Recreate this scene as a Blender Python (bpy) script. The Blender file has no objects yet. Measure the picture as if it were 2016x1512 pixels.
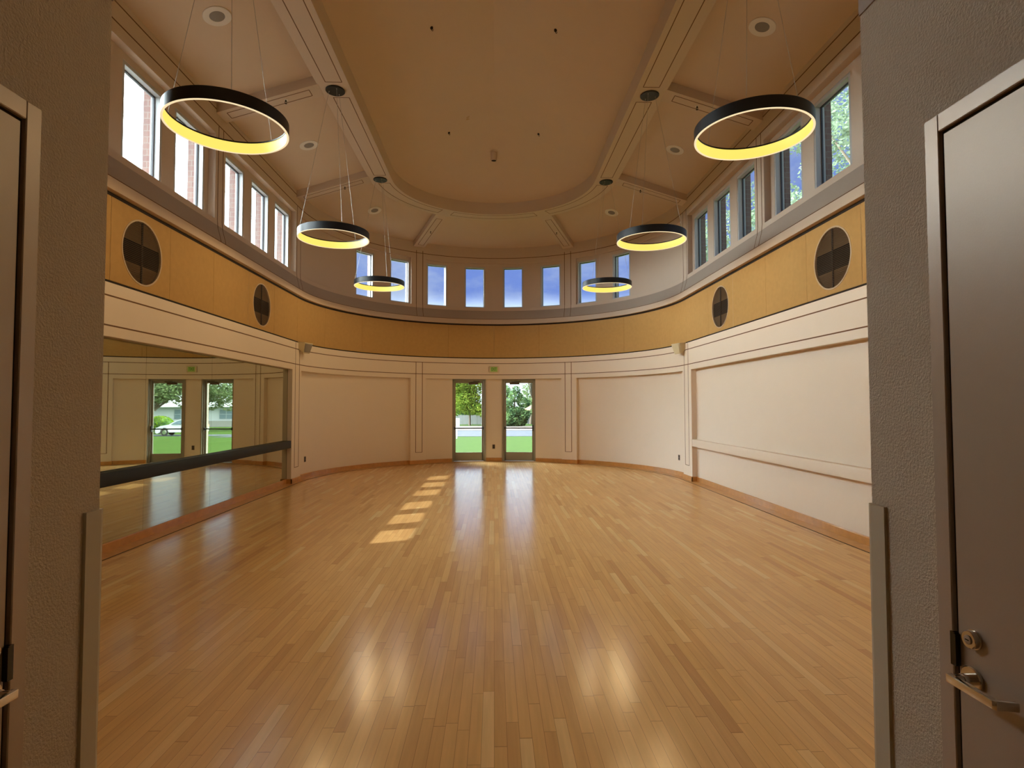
import bpy, bmesh, math, random
from mathutils import Vector, Matrix
random.seed(7)
C = bpy.context.scene.collection
S = bpy.context.scene
R_ = math.radians
W = 3.87            # half width of the hall / radius of the apse wall
CY = 11.31          # y of the apse centre
ROWS = (4.85, 8.08, 11.31)

# ------------------------------------------------------------------ camera
yaw, pitch, roll, F = .0317, .0372, -.0016, 1121.4
cam_d = bpy.data.cameras.new('camera'); cam = bpy.data.objects.new('camera', cam_d); C.objects.link(cam)
fw = Vector((math.sin(yaw)*math.cos(pitch), math.cos(yaw)*math.cos(pitch), math.sin(pitch)))
rt = Vector((math.cos(yaw), -math.sin(yaw), 0)); up = rt.cross(fw)
rt2 = rt*math.cos(roll)+up*math.sin(roll); up2 = -rt*math.sin(roll)+up*math.cos(roll)
m = Matrix((rt2, up2, -fw)).transposed().to_4x4(); m.translation = Vector((0, 0, 1.5))
cam.matrix_world = m
cam_d.sensor_width = 36; cam_d.lens = F/2016*36; cam_d.clip_start = .05; cam_d.clip_end = 600
S.camera = cam
S.view_settings.view_transform = 'Standard'; S.view_settings.look = 'None'
S.view_settings.gamma = 1; S.view_settings.use_curve_mapping = False
S.view_settings.exposure = 0.0
S.cycles.max_bounces = 10; S.cycles.diffuse_bounces = 6; S.cycles.glossy_bounces = 5
S.cycles.transmission_bounces = 6; S.cycles.transparent_max_bounces = 12
S.cycles.sample_clamp_indirect = 4; S.cycles.caustics_reflective = False; S.cycles.caustics_refractive = False
S.cycles.use_denoising = True

# ------------------------------------------------------------------ world: blue sky, clouds, horizon haze, left sky lobe brightened and aimed to light the hall
SUN = Vector((-.615, -.258, 1)).normalized()
w = bpy.data.worlds.new('sky'); S.world = w; w.use_nodes = True
nt = w.node_tree; nt.nodes.clear(); N = nt.nodes.new; Lk = nt.links.new
out = N('ShaderNodeOutputWorld'); bg = N('ShaderNodeBackground'); Lk(bg.outputs[0], out.inputs[0])
geo = N('ShaderNodeTexCoord')
dot = N('ShaderNodeVectorMath'); dot.operation = 'DOT_PRODUCT'; dot.inputs[1].default_value = Vector((-.88, .10, .47)).normalized()
Lk(geo.outputs['Generated'], dot.inputs[0])
mr = N('ShaderNodeMapRange'); mr.inputs[1].default_value = .40; mr.inputs[2].default_value = .90; mr.interpolation_type = 'SMOOTHSTEP'
Lk(dot.outputs['Value'], mr.inputs[0])
noi = N('ShaderNodeTexNoise'); noi.inputs['Scale'].default_value = 5.5; noi.inputs['Detail'].default_value = 7; noi.inputs['Roughness'].default_value = .6
mp = N('ShaderNodeMapping'); mp.inputs['Scale'].default_value = (1, 1, 2.2); Lk(geo.outputs['Generated'], mp.inputs[0]); Lk(mp.outputs[0], noi.inputs[0])
cr = N('ShaderNodeMapRange'); cr.inputs[1].default_value = .42; cr.inputs[2].default_value = .75; Lk(noi.outputs[0], cr.inputs[0])
mx = N('ShaderNodeMix'); mx.data_type = 'RGBA'; mx.inputs[6].default_value = (.21, .335, .86, 1); mx.inputs[7].default_value = (.62, .72, .95, 1)
Lk(cr.outputs[0], mx.inputs[0])
mx2 = N('ShaderNodeMix'); mx2.data_type = 'RGBA'; mx2.inputs[7].default_value = (31, 34, 35, 1)
Lk(mr.outputs[0], mx2.inputs[0])
sz = N('ShaderNodeSeparateXYZ'); Lk(geo.outputs['Generated'], sz.inputs[0])
hz = N('ShaderNodeMapRange'); hz.interpolation_type = 'SMOOTHSTEP'; hz.inputs[1].default_value = .115; hz.inputs[2].default_value = .20; hz.inputs[3].default_value = 1; hz.inputs[4].default_value = 0; Lk(sz.outputs[2], hz.inputs[0])
mx3 = N('ShaderNodeMix'); mx3.data_type = 'RGBA'; mx3.inputs[7].default_value = (2.3, 2.7, 3.0, 1); Lk(hz.outputs[0], mx3.inputs[0]); Lk(mx.outputs[2], mx3.inputs[6]); Lk(mx3.outputs[2], mx2.inputs[6]); Lk(mx2.outputs[2], bg.inputs[0])
bg.inputs[1].default_value = 1.0

sd = bpy.data.lights.new('sun', 'SUN'); so = bpy.data.objects.new('sun', sd); C.objects.link(so)
sd.energy = 3.7; sd.angle = R_(.6); sd.color = (1, .93, .8)
so.rotation_euler = SUN.to_track_quat('Z', 'Y').to_euler(); so.location = (-20, -5, 30)
RING_W = 11.5        # watts of each of the three points of light in a ring lamp

# ------------------------------------------------------------------ materials
def mat(name, col, rough=.6, metal=0, bump=0, bscale=60, var=0, vscale=3, spec=.5, coat=0, emis=None, estr=1):
    m = bpy.data.materials.new(name); m.use_nodes = True; t = m.node_tree; b = t.nodes['Principled BSDF']
    b.inputs['Base Color'].default_value = (*col, 1); b.inputs['Roughness'].default_value = rough
    b.inputs['Metallic'].default_value = metal; b.inputs['Specular IOR Level'].default_value = spec
    b.inputs['Coat Weight'].default_value = coat
    co = t.nodes.new('ShaderNodeTexCoord')
    if bump:
        n = t.nodes.new('ShaderNodeTexNoise'); n.inputs['Scale'].default_value = bscale; n.inputs['Detail'].default_value = 3
        bp = t.nodes.new('ShaderNodeBump'); bp.inputs['Strength'].default_value = bump; bp.inputs['Distance'].default_value = .01
        t.links.new(co.outputs['Object'], n.inputs[0]); t.links.new(n.outputs[0], bp.inputs['Height']); t.links.new(bp.outputs[0], b.inputs['Normal'])
    if var:
        n = t.nodes.new('ShaderNodeTexNoise'); n.inputs['Scale'].default_value = vscale; n.inputs['Detail'].default_value = 5
        t.links.new(co.outputs['Object'], n.inputs[0])
        x = t.nodes.new('ShaderNodeMix'); x.data_type = 'RGBA'
        x.inputs[6].default_value = (*[c*(1-var) for c in col], 1); x.inputs[7].default_value = (*[min(1, c*(1+var)) for c in col], 1)
        t.links.new(n.outputs[0], x.inputs[0]); t.links.new(x.outputs[2], b.inputs['Base Color'])
    if emis:
        b.inputs['Emission Color'].default_value = (*emis, 1); b.inputs['Emission Strength'].default_value = estr
    return m
M = {}
M['cream'] = mat('cream_paint', (.58, .455, .345), .62, bump=.05, bscale=90, var=.02)
M['lower'] = mat('pale_cream_paint', (.77, .67, .565), .55, bump=.06, bscale=90, var=.02)
M['ceil'] = mat('ceiling_paint', (.60, .46, .33), .8, bump=.04, bscale=120, var=.03)
M['taupe'] = mat('taupe_ledge', (.36, .285, .225), .6, bump=.05, bscale=90)
M['groove_shade'] = mat('brown_groove_shade', (.15, .07, .028), .8)  # shade inside the joints painted as brown, on raised strips
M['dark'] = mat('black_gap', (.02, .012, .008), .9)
M['fabric'] = mat('gold_fabric', (.47, .29, .11), .95, bump=.12, bscale=400, var=.1, vscale=14, spec=.2)
M['vest'] = mat('textured_taupe_plaster', (.60, .535, .445), .75, bump=.5, bscale=150, var=.05, vscale=30)
M['vesttrim'] = mat('dark_taupe_paint', (.4, .34, .30), .6)
M['doorpaint'] = mat('satin_taupe_metal_door', (.46, .385, .32), .36, metal=.2, bump=.03, bscale=260, var=.05, vscale=8)
M['doorframe'] = mat('satin_metal_frame', (.50, .42, .36), .33, metal=.2, bump=.03, bscale=300)
M['guard'] = mat('beige_vinyl', (.56, .52, .42), .5)
M['wood'] = mat('baseboard_oak', (.50, .235, .058), .35, var=.25, vscale=12, coat=.2)
M['border'] = mat('varnished_border_board', (.56, .31, .115), .22, var=.2, vscale=10)
M['winframe'] = mat('white_window_frame', (.46, .46, .46), .4)
M['gasket'] = mat('dark_gasket', (.04, .04, .05), .6)
M['blackm'] = mat('black_metal', (.010, .010, .011), .42, spec=.3)
M['blackwood'] = mat('black_painted_wood', (.007, .008, .008), .5, spec=.25)
M['wire'] = mat('steel_cable', (.45, .42, .38), .4, metal=.6)
M['white'] = mat('white_plastic', (.72, .66, .58), .5)
M['grille'] = mat('grey_speaker_mesh', (.22, .19, .16), .7)
M['chrome'] = mat('satin_chrome', (.72, .70, .68), .16, metal=1)
M['dchrome'] = mat('dark_strike', (.05, .045, .04), .2, metal=.9)
M['alu'] = mat('painted_aluminium', (.30, .27, .21), .4, metal=.1)
M['sign'] = mat('cream_plastic', (.66, .56, .40), .5)
M['ivory'] = mat('ivory_plastic', (.60, .52, .34), .5)
M['green'] = mat('exit_green', (.33, .5, .12), .5, emis=(.25, .5, .08), estr=.06)
M['dgreen'] = mat('exit_letter_green', (.07, .2, .015), .5)
M['bronze'] = mat('bronze_plate', (.09, .055, .035), .4, metal=.4)
M['paper'] = mat('white_paper', (.85, .87, .88), .8)
M['greyink'] = mat('grey_ink', (.35, .4, .45), .8)
M['slat'] = mat('brown_louvre', (.13, .072, .03), .6)
M['ventring'] = mat('tan_vent_ring', (.46, .33, .20), .5)
M['pan'] = mat('vent_pan', (.25, .15, .065), .8)
M['ringout'] = M['blackm']
M['ringin'] = mat('glowing_diffuser', (.3, .25, .10), .5, emis=(1.0, .80, .15), estr=1.0)
M['ringlip'] = mat('glowing_lip', (.3, .26, .18), .5, emis=(1.0, .82, .5), estr=.9)
M['asphalt'] = mat('asphalt', (.032, .038, .052), .9, var=.15, vscale=1)
M['sand'] = mat('sandy_gravel', (.12, .09, .07), .95, var=.15, vscale=2)
M['kerb'] = mat('pale_concrete', (.22, .215, .205), .9)
M['fence'] = mat('weathered_fence', (.2, .2, .2), .9, var=.2, vscale=3)
M['bark'] = mat('bark', (.16, .12, .085), .9, var=.3, vscale=8)
M['house'] = mat('white_siding', (.45, .47, .49), .8)
M['housew'] = mat('house_window', (.12, .17, .2), .2)
M['roofgrey'] = mat('pale_roof', (.5, .52, .54), .9)
M['roofred'] = mat('terracotta_roof', (.55, .22, .10), .9)
M['carpaint'] = mat('white_car_paint', (.72, .75, .78), .25, coat=.6)
M['carglass'] = mat('car_glass', (.10, .14, .17), .08)
M['tyre'] = mat('tyre', (.02, .02, .02), .8)
M['light'] = mat('lamp_lens', (.35, .38, .42), .1)

def glass(name, tint=(.93, .96, .96)):
    m = bpy.data.materials.new(name); m.use_nodes = True; t = m.node_tree; t.nodes.clear(); n = t.nodes.new
    o = n('ShaderNodeOutputMaterial'); mi = n('ShaderNodeMixShader'); tr = n('ShaderNodeBsdfTransparent'); gl = n('ShaderNodeBsdfGlossy'); fr = n('ShaderNodeMath'); fr.operation = 'MULTIPLY_ADD'; fr.inputs[1].default_value = .9; fr.inputs[2].default_value = .05
    lw = n('ShaderNodeLayerWeight'); lw.inputs[0].default_value = .5; pw = n('ShaderNodeMath'); pw.operation = 'POWER'; pw.inputs[1].default_value = 5
    t.links.new(lw.outputs['Facing'], pw.inputs[0]); t.links.new(pw.outputs[0], fr.inputs[0])
    tr.inputs[0].default_value = (*tint, 1); gl.inputs['Roughness'].default_value = .01
    t.links.new(fr.outputs[0], mi.inputs[0]); t.links.new(tr.outputs[0], mi.inputs[1]); t.links.new(gl.outputs[0], mi.inputs[2]); t.links.new(mi.outputs[0], o.inputs[0])
    return m
M['glass'] = glass('clear_glass')

def mirror_mat():
    m = mat('mirror_glass', (.60, .64, .52), .012, metal=1); return m
M['mirror'] = mirror_mat()

def brick_mat():
    m = bpy.data.materials.new('red_brick'); m.use_nodes = True; t = m.node_tree; b = t.nodes['Principled BSDF']
    co = t.nodes.new('ShaderNodeTexCoord'); sp = t.nodes.new('ShaderNodeSeparateXYZ'); t.links.new(co.outputs['Object'], sp.inputs[0])
    ad = t.nodes.new('ShaderNodeMath'); ad.operation = 'ADD'; t.links.new(sp.outputs[0], ad.inputs[0]); t.links.new(sp.outputs[1], ad.inputs[1])
    cb = t.nodes.new('ShaderNodeCombineXYZ'); t.links.new(ad.outputs[0], cb.inputs[0]); t.links.new(sp.outputs[2], cb.inputs[1])
    br = t.nodes.new('ShaderNodeTexBrick'); br.inputs['Scale'].default_value = 1; br.inputs['Brick Width'].default_value = .2; br.inputs['Row Height'].default_value = .075
    br.inputs['Mortar Size'].default_value = .005
    br.inputs['Color1'].default_value = (.21, .12, .10, 1); br.inputs['Color2'].default_value = (.17, .09, .08, 1); br.inputs['Mortar'].default_value = (.22, .18, .16, 1)
    t.links.new(cb.outputs[0], br.inputs[0]); t.links.new(br.outputs[0], b.inputs['Base Color']); b.inputs['Roughness'].default_value = .9
    return m
M['brick'] = brick_mat()

def floor_mat():
    m = bpy.data.materials.new('maple_strip_floor'); m.use_nodes = True; t = m.node_tree; b = t.nodes['Principled BSDF']; n = t.nodes.new; L = t.links.new
    def mth(op, a, c=None):
        x = n('ShaderNodeMath'); x.operation = op
        for i, v in enumerate((a, c)):
            if v is None: continue
            if isinstance(v, (int, float)): x.inputs[i].default_value = v
            else: L(v, x.inputs[i])
        return x.outputs[0]
    co = n('ShaderNodeTexCoord'); sp = n('ShaderNodeSeparateXYZ'); L(co.outputs['Object'], sp.inputs[0])
    u = mth('DIVIDE', sp.outputs[0], .057); row = mth('FLOOR', u); fu = mth('FRACT', u)
    wn = n('ShaderNodeTexWhiteNoise'); wn.noise_dimensions = '1D'; L(row, wn.inputs['W'])
    ln = mth('MULTIPLY_ADD', wn.outputs['Value'], .5); t.nodes[-1].inputs[2].default_value = .55
    v = mth('ADD', mth('DIVIDE', sp.outputs[1], ln), mth('MULTIPLY', wn.outputs['Value'], 37.7)); cell = mth('FLOOR', v); fv = mth('FRACT', v)
    cb = n('ShaderNodeCombineXYZ'); L(row, cb.inputs[0]); L(cell, cb.inputs[1])
    w2 = n('ShaderNodeTexWhiteNoise'); w2.noise_dimensions = '2D'; L(cb.outputs[0], w2.inputs['Vector'])
    # grain
    mp = n('ShaderNodeMapping'); mp.inputs['Scale'].default_value = (40, 2.2, 1); L(co.outputs['Object'], mp.inputs[0])
    of = n('ShaderNodeVectorMath'); of.operation = 'ADD'; L(mp.outputs[0], of.inputs[0]); 
    sc = n('ShaderNodeVectorMath'); sc.operation = 'SCALE'; sc.inputs['Scale'].default_value = 30; L(w2.outputs['Color'], sc.inputs[0]); L(sc.outputs[0], of.inputs[1])
    g = n('ShaderNodeTexNoise'); g.inputs['Scale'].default_value = 1; g.inputs['Detail'].default_value = 4; L(of.outputs[0], g.inputs[0])
    big = n('ShaderNodeTexNoise'); big.inputs['Scale'].default_value = .6; big.inputs['Detail'].default_value = 3; L(co.outputs['Object'], big.inputs[0])
    cr = n('ShaderNodeValToRGB'); e = cr.color_ramp.elements
    e[0].position = 0; e[0].color = (.62, .35, .14, 1); e[1].position = 1; e[1].color = (.86, .62, .30, 1)
    for p_, c_ in ((.04, (.70, .42, .165, 1)), (.35, (.765, .475, .19, 1)), (.85, (.80, .505, .205, 1))):
        x = e.new(p_); x.color = c_
    L(w2.outputs['Value'], cr.inputs[0])
    hs = n('ShaderNodeHueSaturation'); L(cr.outputs[0], hs.inputs['Color'])
    L(mth('ADD', mth('MULTIPLY', g.outputs[0], .34), mth('MULTIPLY', big.outputs[0], .22)), hs.inputs['Value']); hs.inputs['Saturation'].default_value = .98
    vv = hs.inputs['Value'].links[0].from_node; 
    add = n('ShaderNodeMath'); add.operation = 'ADD'; add.inputs[1].default_value = .72; L(vv.outputs[0], add.inputs[0]); L(add.outputs[0], hs.inputs['Value'])
    # seams
    e1 = mth('LESS_THAN', fu, .035); e2 = mth('LESS_THAN', fv, .005)
    seam = mth('MAXIMUM', e1, e2)
    mx = n('ShaderNodeMix'); mx.data_type = 'RGBA'; L(mth('MULTIPLY', seam, .5), mx.inputs[0]); L(hs.outputs[0], mx.inputs[6]); mx.inputs[7].default_value = (.12, .05, .02, 1)
    L(mx.outputs[2], b.inputs['Base Color'])
    b.inputs['Roughness'].default_value = .19; b.inputs['Specular IOR Level'].default_value = .75
    # slight cupping of boards and varnish ripple
    bp = n('ShaderNodeBump'); bp.inputs['Strength'].default_value = .10; bp.inputs['Distance'].default_value = .004
    nb = n('ShaderNodeTexNoise'); nb.inputs['Scale'].default_value = 7; nb.inputs['Detail'].default_value = 2; L(co.outputs['Object'], nb.inputs[0])
    hgt = mth('ADD', mth('MULTIPLY', w2.outputs['Value'], .25), nb.outputs[0]); L(hgt, bp.inputs['Height']); L(bp.outputs[0], b.inputs['Normal'])
    return m
M['floor'] = floor_mat()

def lawn_mat():
    m = mat('mown_grass', (.031, .062, .0075), .9, var=.35, vscale=1.5, spec=.1); return m
M['lawn'] = lawn_mat()

def leaf_mat(name, c1, c2):
    m = bpy.data.materials.new(name); m.use_nodes = True; t = m.node_tree; t.nodes.clear(); n = t.nodes.new; L = t.links.new
    o = n('ShaderNodeOutputMaterial'); mi = n('ShaderNodeMixShader'); mi.inputs[0].default_value = .4
    d = n('ShaderNodeBsdfDiffuse'); tr = n('ShaderNodeBsdfTranslucent')
    co = n('ShaderNodeTexCoord'); no = n('ShaderNodeTexNoise'); no.inputs['Scale'].default_value = 1.4; no.inputs['Detail'].default_value = 6; L(co.outputs['Object'], no.inputs[0])
    mr = n('ShaderNodeMapRange'); mr.inputs[1].default_value = .35; mr.inputs[2].default_value = .65; L(no.outputs[0], mr.inputs[0])
    mx = n('ShaderNodeMix'); mx.data_type = 'RGBA'; mx.inputs[6].default_value = (*c1, 1); mx.inputs[7].default_value = (*c2, 1)
    L(mr.outputs[0], mx.inputs[0]); L(mx.outputs[2], d.inputs[0]); L(mx.outputs[2], tr.inputs[0]); L(d.outputs[0], mi.inputs[1]); L(tr.outputs[0], mi.inputs[2]); L(mi.outputs[0], o.inputs[0])
    return m
M['leaf_lime'] = leaf_mat('lime_leaves', (.10, .19, .03), (.27, .33, .05))
M['leaf_dark'] = leaf_mat('dark_leaves', (.035, .085, .045), (.17, .27, .10))
M['leaf_airy'] = leaf_mat('airy_leaves', (.10, .15, .09), (.23, .29, .19))
M['leaf_mid'] = leaf_mat('green_leaves', (.09, .14, .06), (.20, .26, .12))
M['leaf_hedge'] = leaf_mat('hedge_leaves', (.07, .17, .01), (.20, .29, .02))

# ------------------------------------------------------------------ mesh helpers
def link(name, bm, material, parent=None, smooth=False, recalc=True):
    if recalc: bmesh.ops.recalc_face_normals(bm, faces=bm.faces)
    me = bpy.data.meshes.new(name); bm.to_mesh(me); bm.free()
    if smooth:
        me.polygons.foreach_set('use_smooth', [True]*len(me.polygons)); me.set_sharp_from_angle(angle=R_(30))
    if isinstance(material, (list, tuple)):
        for x in material: me.materials.append(x)
    else: me.materials.append(material)
    o = bpy.data.objects.new(name, me); C.objects.link(o)
    if parent is not None: o.parent = parent
    return o
def tag(o, label=None, cat=None, group=None, kind=None):
    if label: o['label'] = label
    if cat: o['category'] = cat
    if group: o['group'] = group
    if kind: o['kind'] = kind
    return o
def struct(name, bm, material, smooth=False):
    return tag(link(name, bm, material, None, smooth), kind='structure')
def empty(name, loc=(0, 0, 0), rz=0, label=None, cat=None, group=None, kind=None):
    o = bpy.data.objects.new(name, None); C.objects.link(o); o.location = loc; o.rotation_euler = (0, 0, rz); o.empty_display_size = .1
    return tag(o, label, cat, group, kind)
BM = bmesh.new
def copy_thing(root):
    r = root.copy(); C.objects.link(r)
    for ch in root.children:
        c = ch.copy(); C.objects.link(c); c.parent = r
        for g in ch.children:
            d = g.copy(); C.objects.link(d); d.parent = c
    return r
def P(seg, a, d, z):
    if seg == 'L': return (-(W+d), a, z)
    if seg == 'R': return (W+d, a, z)
    f = R_(a); return ((W+d)*math.sin(f), CY+(W+d)*math.cos(f), z)
def stations(seg, a0, a1, step=1.5):
    if seg != 'A': return [(seg, a0), (seg, a1)]
    n = max(1, math.ceil(abs(a1-a0)/step)); return [('A', a0+(a1-a0)*i/n) for i in range(n+1)]
FULL = lambda y0: [('L', y0)]+stations('A', -90, 90)+[('R', y0)]
def prof(bm, sts, profile, cap=True):
    """sweep a closed (d,z) profile along stations of the hall wall"""
    rings = [[bm.verts.new(P(s, a, d, z)) for d, z in profile] for s, a in sts]
    k = len(profile)
    for r0, r1 in zip(rings, rings[1:]):
        for i in range(k): bm.faces.new((r0[i], r0[(i+1) % k], r1[(i+1) % k], r1[i]))
    if cap:
        bm.faces.new(rings[0]); bm.faces.new(rings[-1][::-1])
def slab(bm, seg, a0, a1, d0, d1, z0, z1):
    prof(bm, stations(seg, a0, a1), [(d0, z0), (d1, z0), (d1, z1), (d0, z1)])
def box(bm, x0, x1, y0, y1, z0, z1, mtx=None, mi=0):
    v = [Vector((x, y, z)) for x in (x0, x1) for y in (y0, y1) for z in (z0, z1)]
    if mtx is not None: v = [mtx @ p for p in v]
    v = [bm.verts.new(p) for p in v]
    for f in ((0, 1, 3, 2), (4, 6, 7, 5), (0, 4, 5, 1), (2, 3, 7, 6), (0, 2, 6, 4), (1, 5, 7, 3)):
        bm.faces.new([v[i] for i in f]).material_index = mi
def bevel(bm, r, seg=2):
    bmesh.ops.bevel(bm, geom=bm.edges[:], offset=r, segments=seg, affect='EDGES', profile=.5)
def bar(bm, p0, p1, wid, hgt, nrm):
    p0, p1, nrm = Vector(p0), Vector(p1), Vector(nrm).normalized()
    d = (p1-p0).normalized(); s = d.cross(nrm).normalized()*wid/2; h = nrm*hgt
    vs = [bm.verts.new(q) for q in (p0-s, p0+s, p1+s, p1-s, p0-s+h, p0+s+h, p1+s+h, p1-s+h)]
    for f in ((0, 1, 2, 3), (7, 6, 5, 4), (0, 4, 5, 1), (1, 5, 6, 2), (2, 6, 7, 3), (3, 7, 4, 0)): bm.faces.new([vs[i] for i in f])
def tube(bm, pts, rad, n=8):
    pts = [Vector(p) for p in pts]; rings = []
    rad = rad if isinstance(rad, (list, tuple)) else [rad]*len(pts)
    for i, p in enumerate(pts):
        d = (pts[min(i+1, len(pts)-1)]-pts[max(i-1, 0)]).normalized()
        a = d.cross(Vector((0, 0, 1)) if abs(d.z) < .9 else Vector((1, 0, 0))).normalized(); b = d.cross(a)
        rings.append([bm.verts.new(p+(a*math.cos(2*math.pi*j/n)+b*math.sin(2*math.pi*j/n))*rad[i]) for j in range(n)])
    for r0, r1 in zip(rings, rings[1:]):
        for j in range(n): bm.faces.new((r0[j], r0[(j+1) % n], r1[(j+1) % n], r1[j]))
    bm.faces.new(rings[0][::-1]); bm.faces.new(rings[-1])
def lathe(bm, profile, n=48, mtx=None, close=True):
    """profile: (r,z) loop"""
    k = len(profile); rings = []
    for j in range(n):
        a = 2*math.pi*j/n; r_ = []
        for r, z in profile:
            p = Vector((r*math.cos(a), r*math.sin(a), z)); r_.append(bm.verts.new(mtx @ p if mtx is not None else p))
        rings.append(r_)
    for j in range(n):
        a, b = rings[j], rings[(j+1) % n]
        for i in range(k if close else k-1): bm.faces.new((a[i], a[(i+1) % k], b[(i+1) % k], b[i]))
    if not close:
        bmesh.ops.remove_doubles(bm, verts=bm.verts, dist=1e-6)
def disc(bm, r, z0, z1, n=40, mtx=None, bev=0):
    pr = [(0, z0), (r-bev, z0), (r, z0+bev), (r, z1-bev), (r-bev, z1), (0, z1)] if bev else [(0, z0), (r, z0), (r, z1), (0, z1)]
    lathe(bm, pr, n, mtx, close=False)

# ------------------------------------------------------------------ floor
bm = BM(); n = 60
pts = [(-W-.12, 1.0)]+[P('A', -90+180*i/n, .12, 0)[:2] for i in range(n+1)]+[(W+.12, 1.0)]
vs = [bm.verts.new((x, y, 0)) for x, y in pts]; vb = [bm.verts.new((x, y, -.12)) for x, y in pts]
bm.faces.new(vs[::-1]); bm.faces.new(vb)
for i in range(len(vs)): bm.faces.new((vs[i], vs[(i+1) % len(vs)], vb[(i+1) % len(vs)], vb[i]))
struct('floor', bm, M['floor'])
bm = BM(); box(bm, -1.2, 1.2, -2.6, 1.0, -.12, 0); struct('floor_vestibule', bm, M['floor'])
# perimeter board and its expansion gap
bm = BM(); prof(bm, FULL(1.62), [(-.075, 0), (.10, 0), (.10, .012), (-.075, .008)]); struct('trim_1', bm, M['border'], True)
bm = BM(); prof(bm, FULL(1.62), [(-.083, 0), (-.075, 0), (-.075, .0035), (-.083, .0035)]); struct('trim_2', bm, M['dark'], True)

# ------------------------------------------------------------------ hall walls (lower zone 0-2.21, frieze, band, cove, clerestory)
PIL = [(-33.1, -27), (27, 33.1)]
DOORA = ((-16.1, -3.15), (3.15, 16.1))
def wall_solid(bm, seg, a0, a1):
    # clerestory mullion wall etc. handled separately
    pass
def side_wall(seg):
    bm = BM(); y0 = 1.58
    slab(bm, seg, y0, CY, .10, .34, 0, 2.21)               # recess plane
    slab(bm, seg, 11.05, CY, 0, .10, 0, 2.21)             # pilaster at the springing of the apse
    slab(bm, seg, y0, CY, .03, .34, 2.21, 4.10)           # behind frieze and band
    slab(bm, seg, y0, CY, .0, .03, 2.20, 2.735)
    slab(bm, seg, y0, CY, .0, .10, 5.30, 5.80)            # header
    slab(bm, seg, y0, CY, .10, .24, 5.22, 5.95)
    slab(bm, seg, y0, 4.995, 0, .24, 4.10, 5.30)          # blind first bay
    for a, b in ((7.935, 8.225), (11.165, CY)): slab(bm, seg, a, b, 0, .10, 4.10, 5.30)
    ed = [4.995, 5.095, 5.835, 6.095, 6.835, 7.095, 7.835, 8.325, 9.065, 9.325, 10.065, 10.325, 11.065, CY]
    for i in range(0, len(ed), 2): slab(bm, seg, ed[i], ed[i+1], .10, .24, 4.10, 5.22)
    return bm
struct('wall_left', side_wall('L'), M['cream']); struct('wall_right', side_wall('R'), M['cream'])
WA = [-52.5, -37.5, -22.5, -7.5, 7.5, 22.5, 37.5, 52.5]; HW = 4.12
bm = BM()
last = -90
for a, b in DOORA: slab(bm, 'A', last, a, .10, .34, 0, 2.21); last = b
slab(bm, 'A', last, 90, .10, .34, 0, 2.21)
for a, b in [(-90, -86.7)]+PIL+[(86.7, 90)]: slab(bm, 'A', a, b, 0, .10, 0, 2.21)
slab(bm, 'A', -90, 90, .03, .34, 2.21, 4.10); slab(bm, 'A', -90, 90, 0, .03, 2.20, 2.735)
slab(bm, 'A', -90, 90, 0, .10, 5.30, 5.80); slab(bm, 'A', -90, 90, .10, .24, 5.22, 5.95)
for a, b in [(-90, -87)]+PIL+[(87, 90)]: slab(bm, 'A', a, b, 0, .05, 4.10, 5.30)
last = -90
for c in WA: slab(bm, 'A', last, c-HW, .05, .24, 4.10, 5.22); last = c+HW
slab(bm, 'A', last, 90, .05, .24, 4.10, 5.22); slab(bm, 'A', -90, 90, .05, .10, 5.22, 5.30)
struct('wall_far', bm, M['cream'], True)
# outer brick skin with its window openings
def skin(bm, seg, a, b, z0=-.5, z1=5.95): slab(bm, seg, a, b, .24, .34, z0, z1)
for seg, nm in (('L', 'wall_brick_left'), ('R', 'wall_brick_right')):
    bm = BM(); ed = [1.45, 5.075, 5.855, 6.075, 6.855, 7.075, 7.855, 8.305, 9.085, 9.305, 10.085, 10.305, 11.085, CY]
    for i in range(0, len(ed), 2): skin(bm, seg, ed[i], ed[i+1], 4.08, 5.30)
    skin(bm, seg, 1.45, CY, 5.30, 5.97); slab(bm, seg, 1.45, CY, .34, .42, -1.5, 4.06); slab(bm, seg, 1.45, CY, .24, .44, 4.04, 4.09)
    struct(nm, bm, M['brick'])
bm = BM(); last = -90
for c in WA: skin(bm, 'A', last, c-HW-.25, 4.08, 5.30); last = c+HW+.25
skin(bm, 'A', last, 90, 4.08, 5.30); skin(bm, 'A', -90, 90, 5.30, 5.97); slab(bm, 'A', -90, 90, .24, .44, 4.04, 4.09)
last = -90
for a, b in DOORA: slab(bm, 'A', last, a, .34, .42, -1.5, 4.06); last = b
slab(bm, 'A', last, 90, .34, .42, -1.5, 4.06); slab(bm, 'A', -17, 17, .34, .42, 2.24, 4.06)
struct('wall_brick_far', bm, M['brick'], True)

# pale paint of the lower zone (thin facing on recess planes, pilasters and frieze)
bm = BM()
T = .004
for seg in 'LR':
    slab(bm, seg, 1.58, 11.05, .10-T, .10, .095, 2.21); slab(bm, seg, 11.05-T, CY, -T, .0, .095, 2.742); slab(bm, seg, 11.05-T, 11.05, 0, .10, .095, 2.2)
    slab(bm, seg, 1.58, 11.05, -T, 0, 2.2, 2.742); slab(bm, seg, 1.58, 11.05, 0, .10, 2.2-T, 2.2)
def facing(a0, a1, d, z0=.095, z1=2.2): slab(bm, 'A', a0, a1, d-T, d, z0, z1)
for a, b in ((-86.7, -33.1), (-27, -16.1), (-3.15, 3.15), (16.1, 27), (33.1, 86.7)): facing(a, b, .10)
for a, b in [(-90, -86.7)]+PIL+[(86.7, 90)]: facing(a, b, 0)
for a, s in ((-86.7, 1), (-33.1, -1), (-27, 1), (27, -1), (33.1, 1), (86.7, -1)):
    slab(bm, 'A', min(a, a+s*.06), max(a, a+s*.06), 0, .10, .095, 2.2)
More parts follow.
